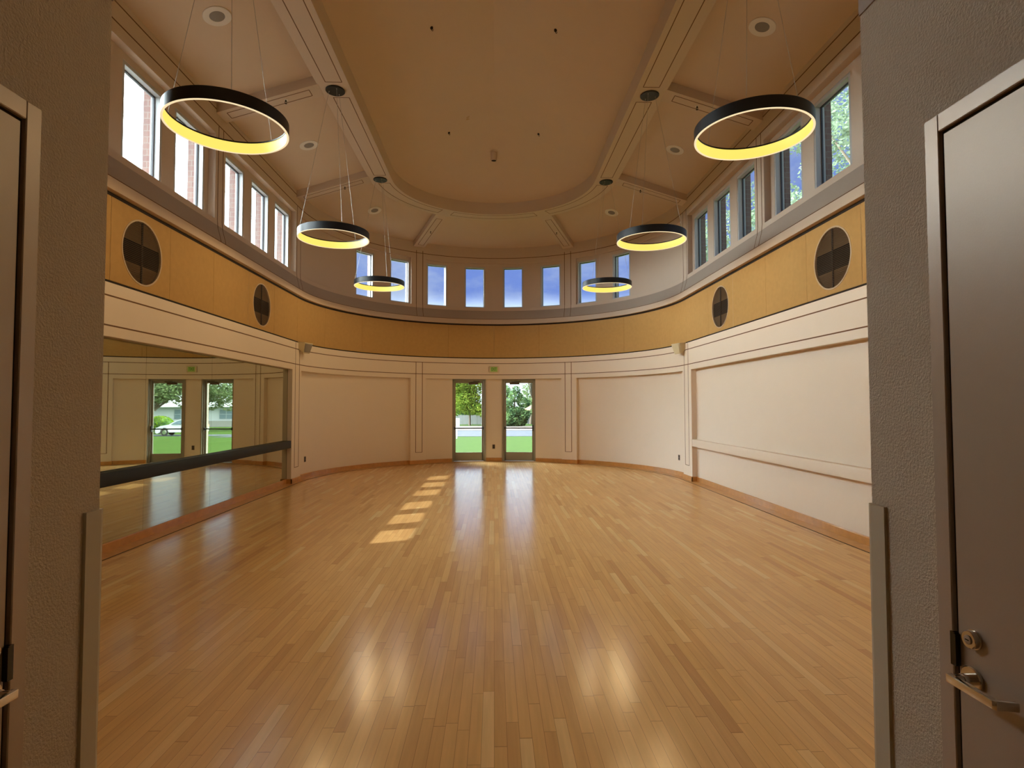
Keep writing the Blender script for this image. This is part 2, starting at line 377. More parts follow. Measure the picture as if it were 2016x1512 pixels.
slab(bm, 'A', -90, 90, -T, 0, 2.2, 2.742); slab(bm, 'A', -90, 90, 0, .10, 2.2-T, 2.2)
struct('wall_lower_facing', bm, M['lower'], True)

# wall joints: thin raised strips, brown standing in for the shade of grooves
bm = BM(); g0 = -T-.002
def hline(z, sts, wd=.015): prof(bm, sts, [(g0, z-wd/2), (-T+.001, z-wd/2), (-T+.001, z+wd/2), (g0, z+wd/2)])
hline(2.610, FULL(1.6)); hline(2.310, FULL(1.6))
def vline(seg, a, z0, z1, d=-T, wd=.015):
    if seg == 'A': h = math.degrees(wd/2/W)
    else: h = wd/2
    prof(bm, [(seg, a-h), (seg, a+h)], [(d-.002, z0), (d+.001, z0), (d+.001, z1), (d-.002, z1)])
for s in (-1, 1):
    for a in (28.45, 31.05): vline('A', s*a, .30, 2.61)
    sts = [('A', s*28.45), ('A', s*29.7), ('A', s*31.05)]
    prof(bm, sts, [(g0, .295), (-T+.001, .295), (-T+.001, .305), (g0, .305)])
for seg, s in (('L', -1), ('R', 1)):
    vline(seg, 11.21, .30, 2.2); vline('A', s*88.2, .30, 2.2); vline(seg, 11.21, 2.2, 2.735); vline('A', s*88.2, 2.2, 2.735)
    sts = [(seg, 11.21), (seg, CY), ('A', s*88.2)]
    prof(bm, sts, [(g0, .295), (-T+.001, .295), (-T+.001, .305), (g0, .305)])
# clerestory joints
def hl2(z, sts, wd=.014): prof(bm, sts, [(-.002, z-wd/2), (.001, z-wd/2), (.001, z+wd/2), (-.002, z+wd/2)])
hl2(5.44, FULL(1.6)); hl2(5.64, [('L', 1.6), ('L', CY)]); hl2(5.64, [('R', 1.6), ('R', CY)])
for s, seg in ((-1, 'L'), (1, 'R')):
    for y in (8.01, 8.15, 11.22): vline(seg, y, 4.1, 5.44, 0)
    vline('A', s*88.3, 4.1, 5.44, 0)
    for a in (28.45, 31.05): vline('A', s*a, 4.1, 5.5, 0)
struct('trim_3', bm, M['groove_shade'], True)

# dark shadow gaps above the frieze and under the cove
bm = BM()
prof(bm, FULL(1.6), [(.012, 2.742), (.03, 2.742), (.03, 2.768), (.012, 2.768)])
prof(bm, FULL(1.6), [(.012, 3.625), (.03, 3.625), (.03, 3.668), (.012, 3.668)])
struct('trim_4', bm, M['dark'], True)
# cove ledge below the windows, in a darker tone than the wall
bm = BM()
prof(bm, FULL(1.6), [(.03, 3.785), (-.06, 3.785), (-.056, 3.80), (-.046, 3.85), (-.030, 3.91), (-.012, 3.98), (-.004, 4.02), (.03, 4.02)])
struct('trim_5', bm, M['taupe'], True)
bm = BM(); prof(bm, FULL(1.6), [(.03, 3.665), (-.06, 3.665), (-.06, 3.784), (.03, 3.784)]); prof(bm, FULL(1.6), [(.03, 4.021), (-.004, 4.021), (0, 4.10), (.03, 4.10)]); struct('trim_8', bm, M['cream'], True)
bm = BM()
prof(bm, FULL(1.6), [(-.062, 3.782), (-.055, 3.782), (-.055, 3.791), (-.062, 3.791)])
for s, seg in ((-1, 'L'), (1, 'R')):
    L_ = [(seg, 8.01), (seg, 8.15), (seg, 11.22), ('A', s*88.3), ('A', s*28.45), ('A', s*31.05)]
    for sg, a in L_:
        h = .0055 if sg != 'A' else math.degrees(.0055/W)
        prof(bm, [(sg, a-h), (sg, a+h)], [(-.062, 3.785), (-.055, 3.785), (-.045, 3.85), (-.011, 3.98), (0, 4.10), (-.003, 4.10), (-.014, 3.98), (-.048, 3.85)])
struct('trim_6', bm, M['groove_shade'], True)

# gold acoustic fabric band, in panels; the vents sit in round holes
VY = (6.36, 9.60); VZ = 3.18; VR = .355
bm = BM()
def fabric(seg, a, b):
    g = .002 if seg != 'A' else math.degrees(.002/W)
    slab(bm, seg, a+g, b-g, .006, .03, 2.768, 3.625)
def fabric_hole(seg, yc, hw):
    y0, y1 = yc-hw+.002, yc+hw-.002; n = 64; inner = []; outer = []
    for i in range(n):
        a = 2*math.pi*i/n; c, s = math.cos(a), math.sin(a)
        inner.append((yc+VR*c, VZ+VR*s))
        k = min((hw-.002)/abs(c) if abs(c) > 1e-6 else 9, ((3.625-VZ) if s > 0 else (VZ-2.768))/abs(s) if abs(s) > 1e-6 else 9)
        outer.append((yc+k*c, VZ+k*s))
    def ring(pts, d): return [bm.verts.new(P(seg, y, d, z)) for y, z in pts]
    i0, o0, i1 = ring(inner, .006), ring(outer, .006), ring(inner, .03)
    for i in range(n):
        j = (i+1) % n
        bm.faces.new((i0[i], i0[j], o0[j], o0[i])); bm.faces.new((i0[i], i1[i], i1[j], i0[j]))
    # square off the four corners
    for cy, cz in ((y0, 2.768), (y1, 2.768), (y1, 3.625), (y0, 3.625)):
        near = sorted(range(n), key=lambda i: (outer[i][0]-cy)**2+(outer[i][1]-cz)**2)[:2]
        vv = bm.verts.new(P(seg, cy, .006, cz)); bm.faces.new((vv, o0[near[0]], o0[near[1]]))
for seg in 'LR':
    e = [1.6, 2.65, 3.75, 4.8, VY[0]-.53]
    for a, b in zip(e, e[1:]): fabric(seg, a, b)
    fabric_hole(seg, VY[0], .53); fabric(seg, VY[0]+.53, 7.95); fabric(seg, 7.95, VY[1]-.53); fabric_hole(seg, VY[1], .53)
    fabric(seg, VY[1]+.53, CY)
for i in range(10): fabric('A', -90+18*i, -72+18*i)
struct('wall_fabric_band', bm, M['fabric'], True)

# ------------------------------------------------------------------ baseboards
def basebd(name, sts_list):
    bm = BM()
    for sts, d in sts_list: prof(bm, sts, [(d-.018, .0), (d, .0), (d, .10), (d-.012, .10), (d-.018, .092)])
    return struct(name, bm, M['wood'], True)
def pil_ret(bm, seg, a, d0, d1): pass
for seg, nm, s in (('L', 'baseboard_left', -1), ('R', 'baseboard_right', 1)):
    o = basebd(nm, [([(seg, 1.62), (seg, 11.03)], .096), ([(seg, 11.03), (seg, CY)], -T)])
    bm = BM(); slab(bm, seg, 11.03, 11.05-T, -T-.018, .10, 0, .10); b2 = link('baseboard_return', bm, M['wood'], o)
lst = [(stations('A', s0, s1), .096) for s0, s1 in ((-86.45, -33.35), (-26.75, -16.2), (-3.1, 3.1), (16.2, 26.75), (33.35, 86.45))]
lst += [(stations('A', s0, s1), -T) for s0, s1 in ((-90, -86.45), (-33.35, -26.75), (26.75, 33.35), (86.45, 90))]
o = basebd('baseboard_far', lst)
bm = BM()
for a, s in ((-86.7, 1), (-33.1, -1), (-27, 1), (27, -1), (33.1, 1), (86.7, -1)):
    slab(bm, 'A', min(a+s*.06, a+s*.32), max(a+s*.06, a+s*.32), -T-.018, .10, 0, .10)
link('baseboard_return', bm, M['wood'], o)

# ------------------------------------------------------------------ windows
def window(num, seg, c, h, dr):
    e = tag(empty('window_%d' % num), kind='structure')
    conv = (lambda m_: m_) if seg != 'A' else (lambda m_: math.degrees(m_/(W+.1)))
    f = conv(.04); bm = BM(); z0, z1 = 4.10, 5.22; d0, d1 = dr+.004, .22
    for a, b in ((c-h, c-h+f), (c+h-f, c+h)): slab(bm, seg, a, b, d0, d1, z0, z1)
    for a, b in ((z0, z0+.035), (z1-.04, z1)): slab(bm, seg, c-h+f, c+h-f, d0, d1, a, b)
    link('window_frame', bm, M['winframe'], e)
    k = conv(.012); bm = BM(); dg = dr+.07
    for a, b in ((c-h+f, c-h+f+k), (c+h-f-k, c+h-f)): slab(bm, seg, a, b, dg, dg+.02, z0+.035, z1-.04)
    for a, b in ((z0+.035, z0+.045), (z1-.052, z1-.04)): slab(bm, seg, c-h+f+k, c+h-f-k, dg, dg+.02, a, b)
    link('gasket', bm, M['gasket'], e)
    bm = BM(); a0, a1 = c-h+f, c+h-f
    prof(bm, [(seg, a0), (seg, a1)], [(dg+.03, z0+.03), (dg+.036, z0+.03), (dg+.036, z1-.035), (dg+.03, z1-.035)])
    link('glass', bm, M['glass'], e)
k = 1
for seg in 'LR':
    for y in (5.465, 6.465, 7.465, 8.695, 9.695, 10.695): window(k, seg, y, .37, .10); k += 1
for c in WA: window(k, 'A', c, HW, .05); k += 1

# ------------------------------------------------------------------ ceiling
def RP(kind, r, a, z):   # ring-plan point: straight sides then apse
    if kind == 'L': return (-r, a, z)
    if kind == 'R': return (r, a, z)
    return (r*math.sin(R_(a)), CY+r*math.cos(R_(a)), z)
def sweep(bm, sts, profile):
    rings = [[bm.verts.new(RP(s, r, a, z)) for r, z in profile] for s, a in sts]; k = len(profile)
    for r0, r1 in zip(rings, rings[1:]):
        for i in range(k): bm.faces.new((r0[i], r0[(i+1) % k], r1[(i+1) % k], r1[i]))
    bm.faces.new(rings[0]); bm.faces.new(rings[-1][::-1])
CZ = lambda r: 5.72+.31*(W-r)
FY = [('L', 1.45)]+stations('A', -90, 90)+[('R', 1.45)]
bm = BM()
sweep(bm, FY, [(2.30, CZ(2.30)), (W+.06, CZ(W+.06)), (W+.06, CZ(W+.06)+.12), (2.30, CZ(2.30)+.12)])
sts = [('L', 1.45)]+stations('A', -90, 90)+[('R', 1.45)]
zt = 6.29; za = zt+.40*2.04
# main tray: two slopes and a half cone
def tri(a, b, c_):
    bm.faces.new([bm.verts.new(p) for p in (a, b, c_)])
def quad(*q): bm.faces.new([bm.verts.new(p) for p in q])
quad((-2.10, 1.45, zt-.024), (0, 1.45, za), (0, CY, za), (-2.10, CY, zt-.024)); quad((2.10, 1.45, zt-.024), (2.10, CY, zt-.024), (0, CY, za), (0, 1.45, za))
for (s0, a0), (s1, a1) in zip(stations('A', -90, 90), stations('A', -90, 90)[1:]):
    tri((0, CY, za), RP('A', 2.10, a0, zt-.024), RP('A', 2.10, a1, zt-.024))
bmesh.ops.remove_doubles(bm, verts=bm.verts, dist=1e-4)
cm = M['ceil']; ceiling = struct('ceiling', bm, cm, True)
# old water stain on the tray
t = cm.node_tree; b = t.nodes['Principled BSDF']; src = b.inputs['Base Color'].links[0].from_socket
co = t.nodes.new('ShaderNodeTexCoord'); vm = t.nodes.new('ShaderNodeVectorMath'); vm.operation = 'DISTANCE'; vm.inputs[1].default_value = (-.50, 10.57, 6.91)
nz = t.nodes.new('ShaderNodeTexNoise'); nz.inputs['Scale'].default_value = 22; t.links.new(co.outputs['Object'], nz.inputs[0]); t.links.new(co.outputs['Object'], vm.inputs[0])
ma = t.nodes.new('ShaderNodeMath'); ma.operation = 'MULTIPLY_ADD'; ma.inputs[1].default_value = .22; t.links.new(nz.outputs[0], ma.inputs[0]); t.links.new(vm.outputs['Value'], ma.inputs[2])
mr_ = t.nodes.new('ShaderNodeMapRange'); mr_.inputs[1].default_value = .17; mr_.inputs[2].default_value = .13; mr_.inputs[3].default_value = 0; mr_.inputs[4].default_value = .55; t.links.new(ma.outputs[0], mr_.inputs[0])
mxs = t.nodes.new('ShaderNodeMix'); mxs.data_type = 'RGBA'; mxs.inputs[7].default_value = (.42, .22, .03, 1); t.links.new(mr_.outputs[0], mxs.inputs[0]); t.links.new(src, mxs.inputs[6]); t.links.new(mxs.outputs[2], b.inputs['Base Color'])
# oval ring beam
bm = BM(); sweep(bm, FY, [(2.04, 6.02), (2.49, 6.02), (2.49, 6.30), (2.04, 6.30)]); struct('ceiling_beam', bm, M['cream'], True)
# radial ribs
RS = (W-2.47); SL = (6.02-5.59)/(W-2.49)
def rib(num, ox, oy, dx, dy):
    bm = BM(); n_ = (-dy, dx)
    vs = []
    for r, z in ((2.47, 6.02), (W+.03, 5.59-.01)):
        for s in (-.15, .15):
            for zz in (z, 6.4 if r < 3 else 5.9):
                vs.append(bm.verts.new((ox+dx*r+n_[0]*s, oy+dy*r+n_[1]*s, zz)))
    # shape the top to sit just above the sloping ceiling
    for i, v in enumerate(vs):
        if i % 2: r = 2.47 if i < 4 else W+.03; v.co.z = CZ(r)+.06
    for f in ((0, 2, 6, 4), (1, 5, 7, 3), (0, 4, 5, 1), (2, 3, 7, 6), (0, 1, 3, 2), (4, 6, 7, 5)): bm.faces.new([vs[i] for i in f])
    o = struct('trim_%d' % num, bm, M['cream'])
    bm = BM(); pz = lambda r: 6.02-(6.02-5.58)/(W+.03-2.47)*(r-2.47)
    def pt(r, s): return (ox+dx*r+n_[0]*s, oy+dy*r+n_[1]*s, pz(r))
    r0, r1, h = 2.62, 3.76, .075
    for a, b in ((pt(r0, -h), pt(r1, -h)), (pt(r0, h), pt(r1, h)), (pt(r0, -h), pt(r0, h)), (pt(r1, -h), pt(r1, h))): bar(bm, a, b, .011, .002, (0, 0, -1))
    link('groove_shade_strip', bm, M['groove_shade'], o)
k = 10
for y in ROWS:
    for s in (-1, 1): rib(k, 0, y, s, 0); k += 1
for s in (-1, 1): rib(k, 0, CY, s*.5, .8660254); k += 1
# raised brown strips for the shade of grooves under the ring beam
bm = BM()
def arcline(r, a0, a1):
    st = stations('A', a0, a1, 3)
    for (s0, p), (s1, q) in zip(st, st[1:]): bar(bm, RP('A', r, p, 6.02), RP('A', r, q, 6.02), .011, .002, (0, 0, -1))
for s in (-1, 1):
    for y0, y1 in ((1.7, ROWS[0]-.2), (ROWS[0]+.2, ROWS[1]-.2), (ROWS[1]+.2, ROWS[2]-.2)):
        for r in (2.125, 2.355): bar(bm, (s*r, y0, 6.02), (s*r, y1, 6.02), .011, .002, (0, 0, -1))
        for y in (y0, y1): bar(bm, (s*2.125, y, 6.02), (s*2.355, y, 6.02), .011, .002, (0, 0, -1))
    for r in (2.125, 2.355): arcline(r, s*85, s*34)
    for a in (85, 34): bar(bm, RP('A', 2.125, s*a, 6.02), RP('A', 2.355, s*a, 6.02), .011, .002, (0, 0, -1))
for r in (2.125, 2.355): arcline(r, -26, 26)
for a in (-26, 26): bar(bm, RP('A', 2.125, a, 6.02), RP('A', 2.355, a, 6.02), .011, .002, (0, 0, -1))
struct('trim_7', bm, M['groove_shade'])
# roof overhang and roof
bm = BM(); sweep(bm, FY, [(W+.05, 5.97), (4.60, 5.97), (4.60, 6.10), (W+.05, 6.10)]); struct('roof_eave', bm, M['kerb'], True)
bm = BM(); sweep(bm, FY, [(.0, 7.6), (4.62, 6.10), (4.62, 6.14), (.0, 7.64)]); struct('roof', bm, M['roofgrey'], True)

# ------------------------------------------------------------------ near wall and vestibule
VX = 1.066; VY1 = 1.585
bm = BM()
for s in (-1, 1): box(bm, *sorted((s*(VX+.12), s*(W+.34))), 1.45, VY1, 0, 7.6)
box(bm, -VX-.12, VX+.12, 1.45, VY1, 2.9, 7.6); struct('wall_near', bm, M['lower'])
bm = BM()
for s, nm in ((-1, 'wall_vestibule_left'), (1, 'wall_vestibule_right')):
    bm = BM(); box(bm, *sorted((s*VX, s*(VX+.12))), -2.6, VY1, 0, 2.9); struct(nm, bm, M['vest'])
    bm = BM(); box(bm, *sorted((s*(VX-.004), s*VX)), -2.6, VY1, 2.63, 2.9); struct('trim_%d' % (20+(s > 0)), bm, M['vesttrim'])
bm = BM(); box(bm, -VX-.12, VX+.12, -2.72, -2.6, 0, 2.9); struct('wall_vestibule_back', bm, M['vest'])
bm = BM(); box(bm, -VX-.12, VX+.12, -2.72, 1.45, 2.9, 3.0); struct('ceiling_vestibule', bm, M['vest'])
# corner guards
for s in (-1, 1):
    bm = BM()
    o_, i_ = .0085, .0
    prof_pts = [(VX-o_, 1.525), (VX-o_, VY1-.004), (VX-o_+.004, VY1+o_), (VX+.05, VY1+o_), (VX+.05, VY1), (VX, VY1), (VX, 1.525)]
    lo = [bm.verts.new((s*x, y, .10)) for x, y in prof_pts]; hi = [bm.verts.new((s*x, y, 1.222)) for x, y in prof_pts]
    for i in range(len(lo)): bm.faces.new((lo[i], lo[(i+1) % len(lo)], hi[(i+1) % len(lo)], hi[i]))
    bm.faces.new(lo[::-1]); bm.faces.new(hi)
    tag(link('corner_guard', bm, M['guard']), ['beige vinyl corner guard on the darker jamb, the mirrored side of the entry', 'beige vinyl corner guard on the jamb next to the door with the lever'][s > 0], 'corner guard', 'corner guards at the entry')

# vestibule doors
def vest_door(num, s):
    e = tag(empty('door_%d' % num), kind='structure')
    X = lambda x: s*(VX-x)
    def bx(bm, x0, x1, *r): a, b = sorted((X(x0), X(x1))); box(bm, a, b, *r)
    y1 = 1.34; y0 = .33
    bm = BM(); bx(bm, -.02, .012, 1.297, y1, 0, 2.19); bx(bm, -.02, .012, y0, y0+.043, 0, 2.19); bx(bm, -.02, .012, y0+.043, 1.297, 2.147, 2.19)
    bevel(bm, .002, 1); link('door_frame', bm, M['doorframe'], e)
    bm = BM(); bx(bm, -.02, .0005, y0+.043, 1.297, 0.0, 2.147); link('door_gap', bm, M['dark'], e)
    bm = BM(); bx(bm, -.01, .006, y0+.049, 1.287, .012, 2.137); leaf = link('door_leaf', bm, M['doorpaint'], e)
    # strike / latch edge
    bm = BM(); bx(bm, .004, .0165, 1.286, 1.300, .905, .98); bx(bm, .006, .018, 1.283, 1.289, .907, .978); link('strike', bm, M['dchrome'], e)
    # dead bolt
    q = Matrix.Translation((X(.006), 1.243, .982)) @ Matrix.Rotation(-s*math.pi/2, 4, 'Y')
    bm = BM(); disc(bm, .0195, 0, .016, 40, q, .002); lathe(bm, [(.021, 0), (.021, .004), (.0, .004), (0, 0)], 40, q, False)
    cyl = link('deadbolt', bm, M['chrome'], e, True)
    bm = BM(); disc(bm, .010, .0155, .0185, 24, q, .001); link('key_plug', bm, M['doorframe'], cyl, True)
    bm = BM(); box(bm, -.0012, .0012, -.005, .005, .018, .019, q); link('key_slot', bm, M['dark'], cyl)
    # lever handle
    q = Matrix.Translation((X(.006), 1.249, .893)) @ Matrix.Rotation(-s*math.pi/2, 4, 'Y')
    bm = BM(); disc(bm, .0275, 0, .009, 48, q, .002); h = link('lever_handle', bm, M['chrome'], e, True)
    bm = BM(); disc(bm, .0125, .008, .028, 32, q, .001); disc(bm, .0105, .028, .046, 32, q, .001); link('neck', bm, M['chrome'], h, True)
    bm = BM(); y_a, y_b = 1.262, 1.138
    pth = [(.046, y_a), (.060, y_a), (.060, y_b+.006), (.056, y_b), (.006+.010, y_b-.010), (.006+.010, y_b), (.052, y_b+.008), (.046, y_b+.013)]
    lo = [bm.verts.new((X(x), y, .884)) for x, y in pth]; hi = [bm.verts.new((X(x), y, .902)) for x, y in pth]
    for i in range(len(lo)): bm.faces.new((lo[i], lo[(i+1) % len(lo)], hi[(i+1) % len(lo)], hi[i]))
    bm.faces.new(lo[::-1]); bm.faces.new(hi); bmesh.ops.recalc_face_normals(bm, faces=bm.faces); bevel(bm, .0012, 2)
    link('lever', bm, M['chrome'], h, True)
    # hinges on the far edge
    for z in (.3, 1.1, 1.9):
        bm = BM(); tube(bm, [(X(.014), y0+.046, z-.05), (X(.014), y0+.046, z+.05)], .006, 12); link('hinge', bm, M['chrome'], e, True)
vest_door(1, -1); vest_door(2, 1)

# ------------------------------------------------------------------ far glazed doors
def far_door(num, s):
    ang = 9.62*s; e = tag(empty('door_%d' % num), kind='structure')
    base = Matrix.Translation(P('A', ang, .17, 0)) @ Matrix.Rotation(-R_(ang)*.6, 4, 'Z')
    def L(nm, bm, m_, par=e, sm=False): return link(nm, bm, m_, par, sm)
    hw = .425
    bm = BM()
    for a, b in ((-hw, -hw+.032), (hw-.032, hw)): box(bm, a, b, -.06, .06, 0, 2.2, base)
    box(bm, -hw, hw, -.06, .06, 2.15, 2.2, base); box(bm, -hw, hw, -.07, .09, 0, .012, base); L('door_frame', bm, M['alu'])
    bm = BM()
    x0, x1 = -hw+.035, hw-.035
    box(bm, x0, x0+.042, -.02, .02, .018, 2.147, base); box(bm, x1-.042, x1, -.02, .02, .018, 2.147, base)
    box(bm, x0, x1, -.02, .02, .018, .245, base); box(bm, x0, x1, -.02, .02, 2.092, 2.147, base); leaf = L('door_leaf', bm, M['alu'])
    bm = BM(); box(bm, x0+.042, x1-.042, -.004, .004, .245, 2.092, base); L('glass', bm, M['glass'])
    # push bar across the leaf
    bm = BM(); box(bm, x0, x1, -.075, -.05, .875, .905, base); bevel(bm, .004, 1)
    for x in (x0+.012, x1-.012): box(bm, x-.014, x+.014, -.075, -.018, .855, .925, base)
    pb = L('push_bar', bm, M['gasket'])
    if s > 0: bm = BM(); box(bm, x1-.034, x1-.002, -.07, -.02, .81, .97, base); L('latch_case', bm, M['gasket'], pb)
    # closer, toward the pair's middle
    c0 = -s*.12; sg = -s
    bm = BM(); box(bm, c0-.13, c0+.13, -.07, -.021, 2.055, 2.105, base); bevel(bm, .004, 1); cl = L('door_closer', bm, M['bronze'])
    bm = BM(); bar(bm, base @ Vector((c0-.08, -.05, 2.112)), base @ Vector((c0+.16, -.12, 2.118)), .022, .01, (0, 0, 1)); bar(bm, base @ Vector((c0+.16, -.12, 2.13)), base @ Vector((c0, -.05, 2.145)), .018, .008, (0, 0, 1)); L('closer_arm', bm, M['dark'], cl)
    # painted surround closing the gap between the flat door and the curved wall
    bm = BM(); 
    for a in (-hw-.03, hw): box(bm, a, a+.03, -.10, .17, 0, 2.21, base)
    box(bm, -hw-.03, hw+.03, -.08, .17, 2.2, 2.23, base); L('jamb', bm, M['alu'])
    return base
for s in (-1, 1):
    base = far_door(3+(s > 0), s)
# ------------------------------------------------------------------ ring lamps
def ring_lamp(s, idx):
    y = ROWS[idx]; z0 = 3.855; h = .11; Ro, Ri = .49, .472; x = s*2.272
    where = ['nearest the entry', 'in the middle of its row', 'nearest the far doors'][idx]
    side = 'on the mirror side' if s < 0 else 'on the board rail side'
    e = empty('ring_pendant_lamp', (x, y, z0), 0, 'black glowing ring pendant lamp %s, %s' % (side, where), 'pendant lamp', 'ring pendant lamps')
    bm = BM(); lathe(bm, [(Ro, .004), (Ro, h-.004), (Ro-.004, h), (Ri-.004, h), (Ri-.004, h-.012), (Ro-.006, h-.012), (Ro-.006, .004)], 96); link('ring_housing', bm, M['ringout'], e, True)
    bm = BM(); lathe(bm, [(Ri, .003), (Ri, h-.013), (Ri+.003, h-.013), (Ri+.003, .003)], 96); link('diffuser', bm, M['ringin'], e, True)
    bm = BM(); lathe(bm, [(Ro, .0), (Ro, .004), (Ri, .004), (Ri, .0)], 96); link('lower_lip', bm, M['ringlip'], e, True)
    zc = 6.02-z0
    bm = BM(); disc(bm, .135, zc-.022, zc-.002, 48, None, .004); cn = link('canopy', bm, M['ringout'], e, True)
    for i in range(3):
        ph = R_([65, 185, 298][i]) if s < 0 else R_([120, 240, 4][i])
        a = Vector((.085*math.cos(ph), .085*math.sin(ph), zc-.024)); b = Vector(((Ri+.008)*math.cos(ph), (Ri+.008)*math.sin(ph), h))
        bm = BM(); tube(bm, [a, b], .0021, 6); link('suspension_cable', bm, M['wire'], e, True)
        bm = BM(); disc(bm, .007, 0, .016, 10, Matrix.Translation(a-Vector((0, 0, .004)))); link('cable_grip', bm, M['wire'], cn, True)
        ld = bpy.data.lights.new('ring_light', 'SPOT'); ld.spot_size = R_(178); ld.spot_blend = .12; ld.energy = RING_W; ld.color = (1, .71, .35); ld.shadow_soft_size = 0
        lo = bpy.data.objects.new('ring_light', ld); C.objects.link(lo); lo.parent = e
        p2 = ph+R_(60); lo.location = ((Ri-.06)*math.cos(p2), (Ri-.06)*math.sin(p2), -.002)
for s in (-1, 1):
    for i in range(3): ring_lamp(s, i)

# ------------------------------------------------------------------ round louvred vents
def vent(s, yc, lab):
    e = empty('round_vent', (s*(W+.006), yc, VZ), 0, lab, 'vent', 'round louvred vents in the gold band')
    q = Matrix.Rotation(-s*math.pi/2, 4, 'Y')    # local z points into the room
    bm = BM(); lathe(bm, [(VR-.012, -.03), (VR-.012, .003), (VR+.002, .005), (VR+.007, .003), (VR+.007, -.001), (VR-.002, -.001), (VR-.002, -.03)], 72, q); link('vent_ring', bm, M['ventring'], e, True)
    bm = BM(); n_ = 34; Rr = VR-.013
    for i in range(n_):
        z = -Rr+(i+.5)*2*Rr/n_; hw = math.sqrt(max(0, Rr*Rr-z*z))
        if hw < .03: continue
        # blade tilted: front edge lower
        a = [Vector((-s*.001, y, z+dz)) for y in (-hw, hw) for dz in (0,)]
        x0, x1 = -s*.0, s*.020
        vs = [bm.verts.new(v) for v in ((x0, -hw, z-.0045), (x0, hw, z-.0045), (x1, hw, z+.004), (x1, -hw, z+.004), (x0, -hw, z-.0015), (x0, hw, z-.0015), (x1, hw, z+.007), (x1, -hw, z+.007))]
        for f in ((0, 1, 2, 3), (7, 6, 5, 4), (0, 4, 5, 1), (1, 5, 6, 2), (2, 6, 7, 3), (3, 7, 4, 0)): bm.faces.new([vs[j] for j in f])
    link('louvre', bm, M['slat'], e)
    bm = BM()
    for yy in (-.0,): box(bm, *sorted((s*.004, s*.016)), yy-.009, yy+.009, -Rr, Rr)
    link('mullion', bm, M['dark'], e)
    bm = BM(); disc(bm, Rr, -.0230, -.0215, 64, q); link('back_pan', bm, M['dark'], e)
    # shallow pans behind the upper and lower thirds
    for sg, nm in ((1, 'upper_baffle'), (-1, 'lower_baffle')):
        zc_ = .10 if sg > 0 else -.14
        bm = BM(); a0 = math.asin(zc_/Rr); pts_ = [a0+(math.pi-2*a0)*i/24 for i in range(25)] if sg > 0 else [math.pi-a0+(math.pi+2*a0)*i/24 for i in range(25)]
        f1 = [bm.verts.new((s*.0205, (Rr-.002)*math.cos(a), (Rr-.002)*math.sin(a))) for a in pts_]; f2 = [bm.verts.new((s*.0213, (Rr-.002)*math.cos(a), (Rr-.002)*math.sin(a))) for a in pts_]
        bm.faces.new(f1); bm.faces.new(f2[::-1])
        for i in range(25): bm.faces.new((f1[i], f2[i], f2[(i+1) % 25], f1[(i+1) % 25]))
        link(nm, bm, M['pan'], e)
vent(-1, VY[0], 'round brown louvred vent in the gold band above the mirrors, the one nearer the entry')
vent(-1, VY[1], 'round brown louvred vent in the gold band above the mirrors, the one nearer the apse')
vent(1, VY[0], 'round brown louvred vent in the gold band above the pale rail, nearer the entry')
vent(1, VY[1], 'round brown louvred vent in the gold band above the pale rail, nearer the apse')

# ------------------------------------------------------------------ mirrors and rails
edges = [11.12, 9.642, 8.113, 6.60, 5.08, 3.56, 2.04]
labs = ['tall wall mirror panel nearest the corner pilaster', 'tall wall mirror panel second from the corner pilaster, between two seams', 'tall wall mirror panel that reflects both far doors',
        'tall wall mirror panel partly hidden by the dark jamb', 'tall wall mirror panel behind the dark jamb', 'tall wall mirror panel closest to the entry wall']
for i, lb in enumerate(labs):
    b_, a_ = edges[i]-.0015, edges[i+1]+.0015
    bm = BM(); slab(bm, 'L', a_, b_-(.05 if i == 0 else 0), .085, .0955, .102, 2.194)
    tag(link('wall_mirror', bm, M['mirror']), lb, 'mirror', 'wall mirror panels')
bm = BM(); slab(bm, 'L', 11.072, 11.045, .08, .0955, .102, 2.194); link_ = struct('trim_22', bm, M['alu'])
def rail(seg, m_, nm, lab, cat):
    bm = BM(); slab(bm, seg, 1.7, 11.043, .0, .0845 if seg == 'L' else .0955, .690, .828)
    bevel(bm, .003, 2); return tag(link(nm, bm, m_, None, True), lab, cat)
rail('L', M['blackwood'], 'mirror_rail', 'long black wooden rail fixed across the wall mirrors', 'rail')
rail('R', M['lower'], 'board_rail', 'long pale painted board rail along the plain recessed wall', 'rail')

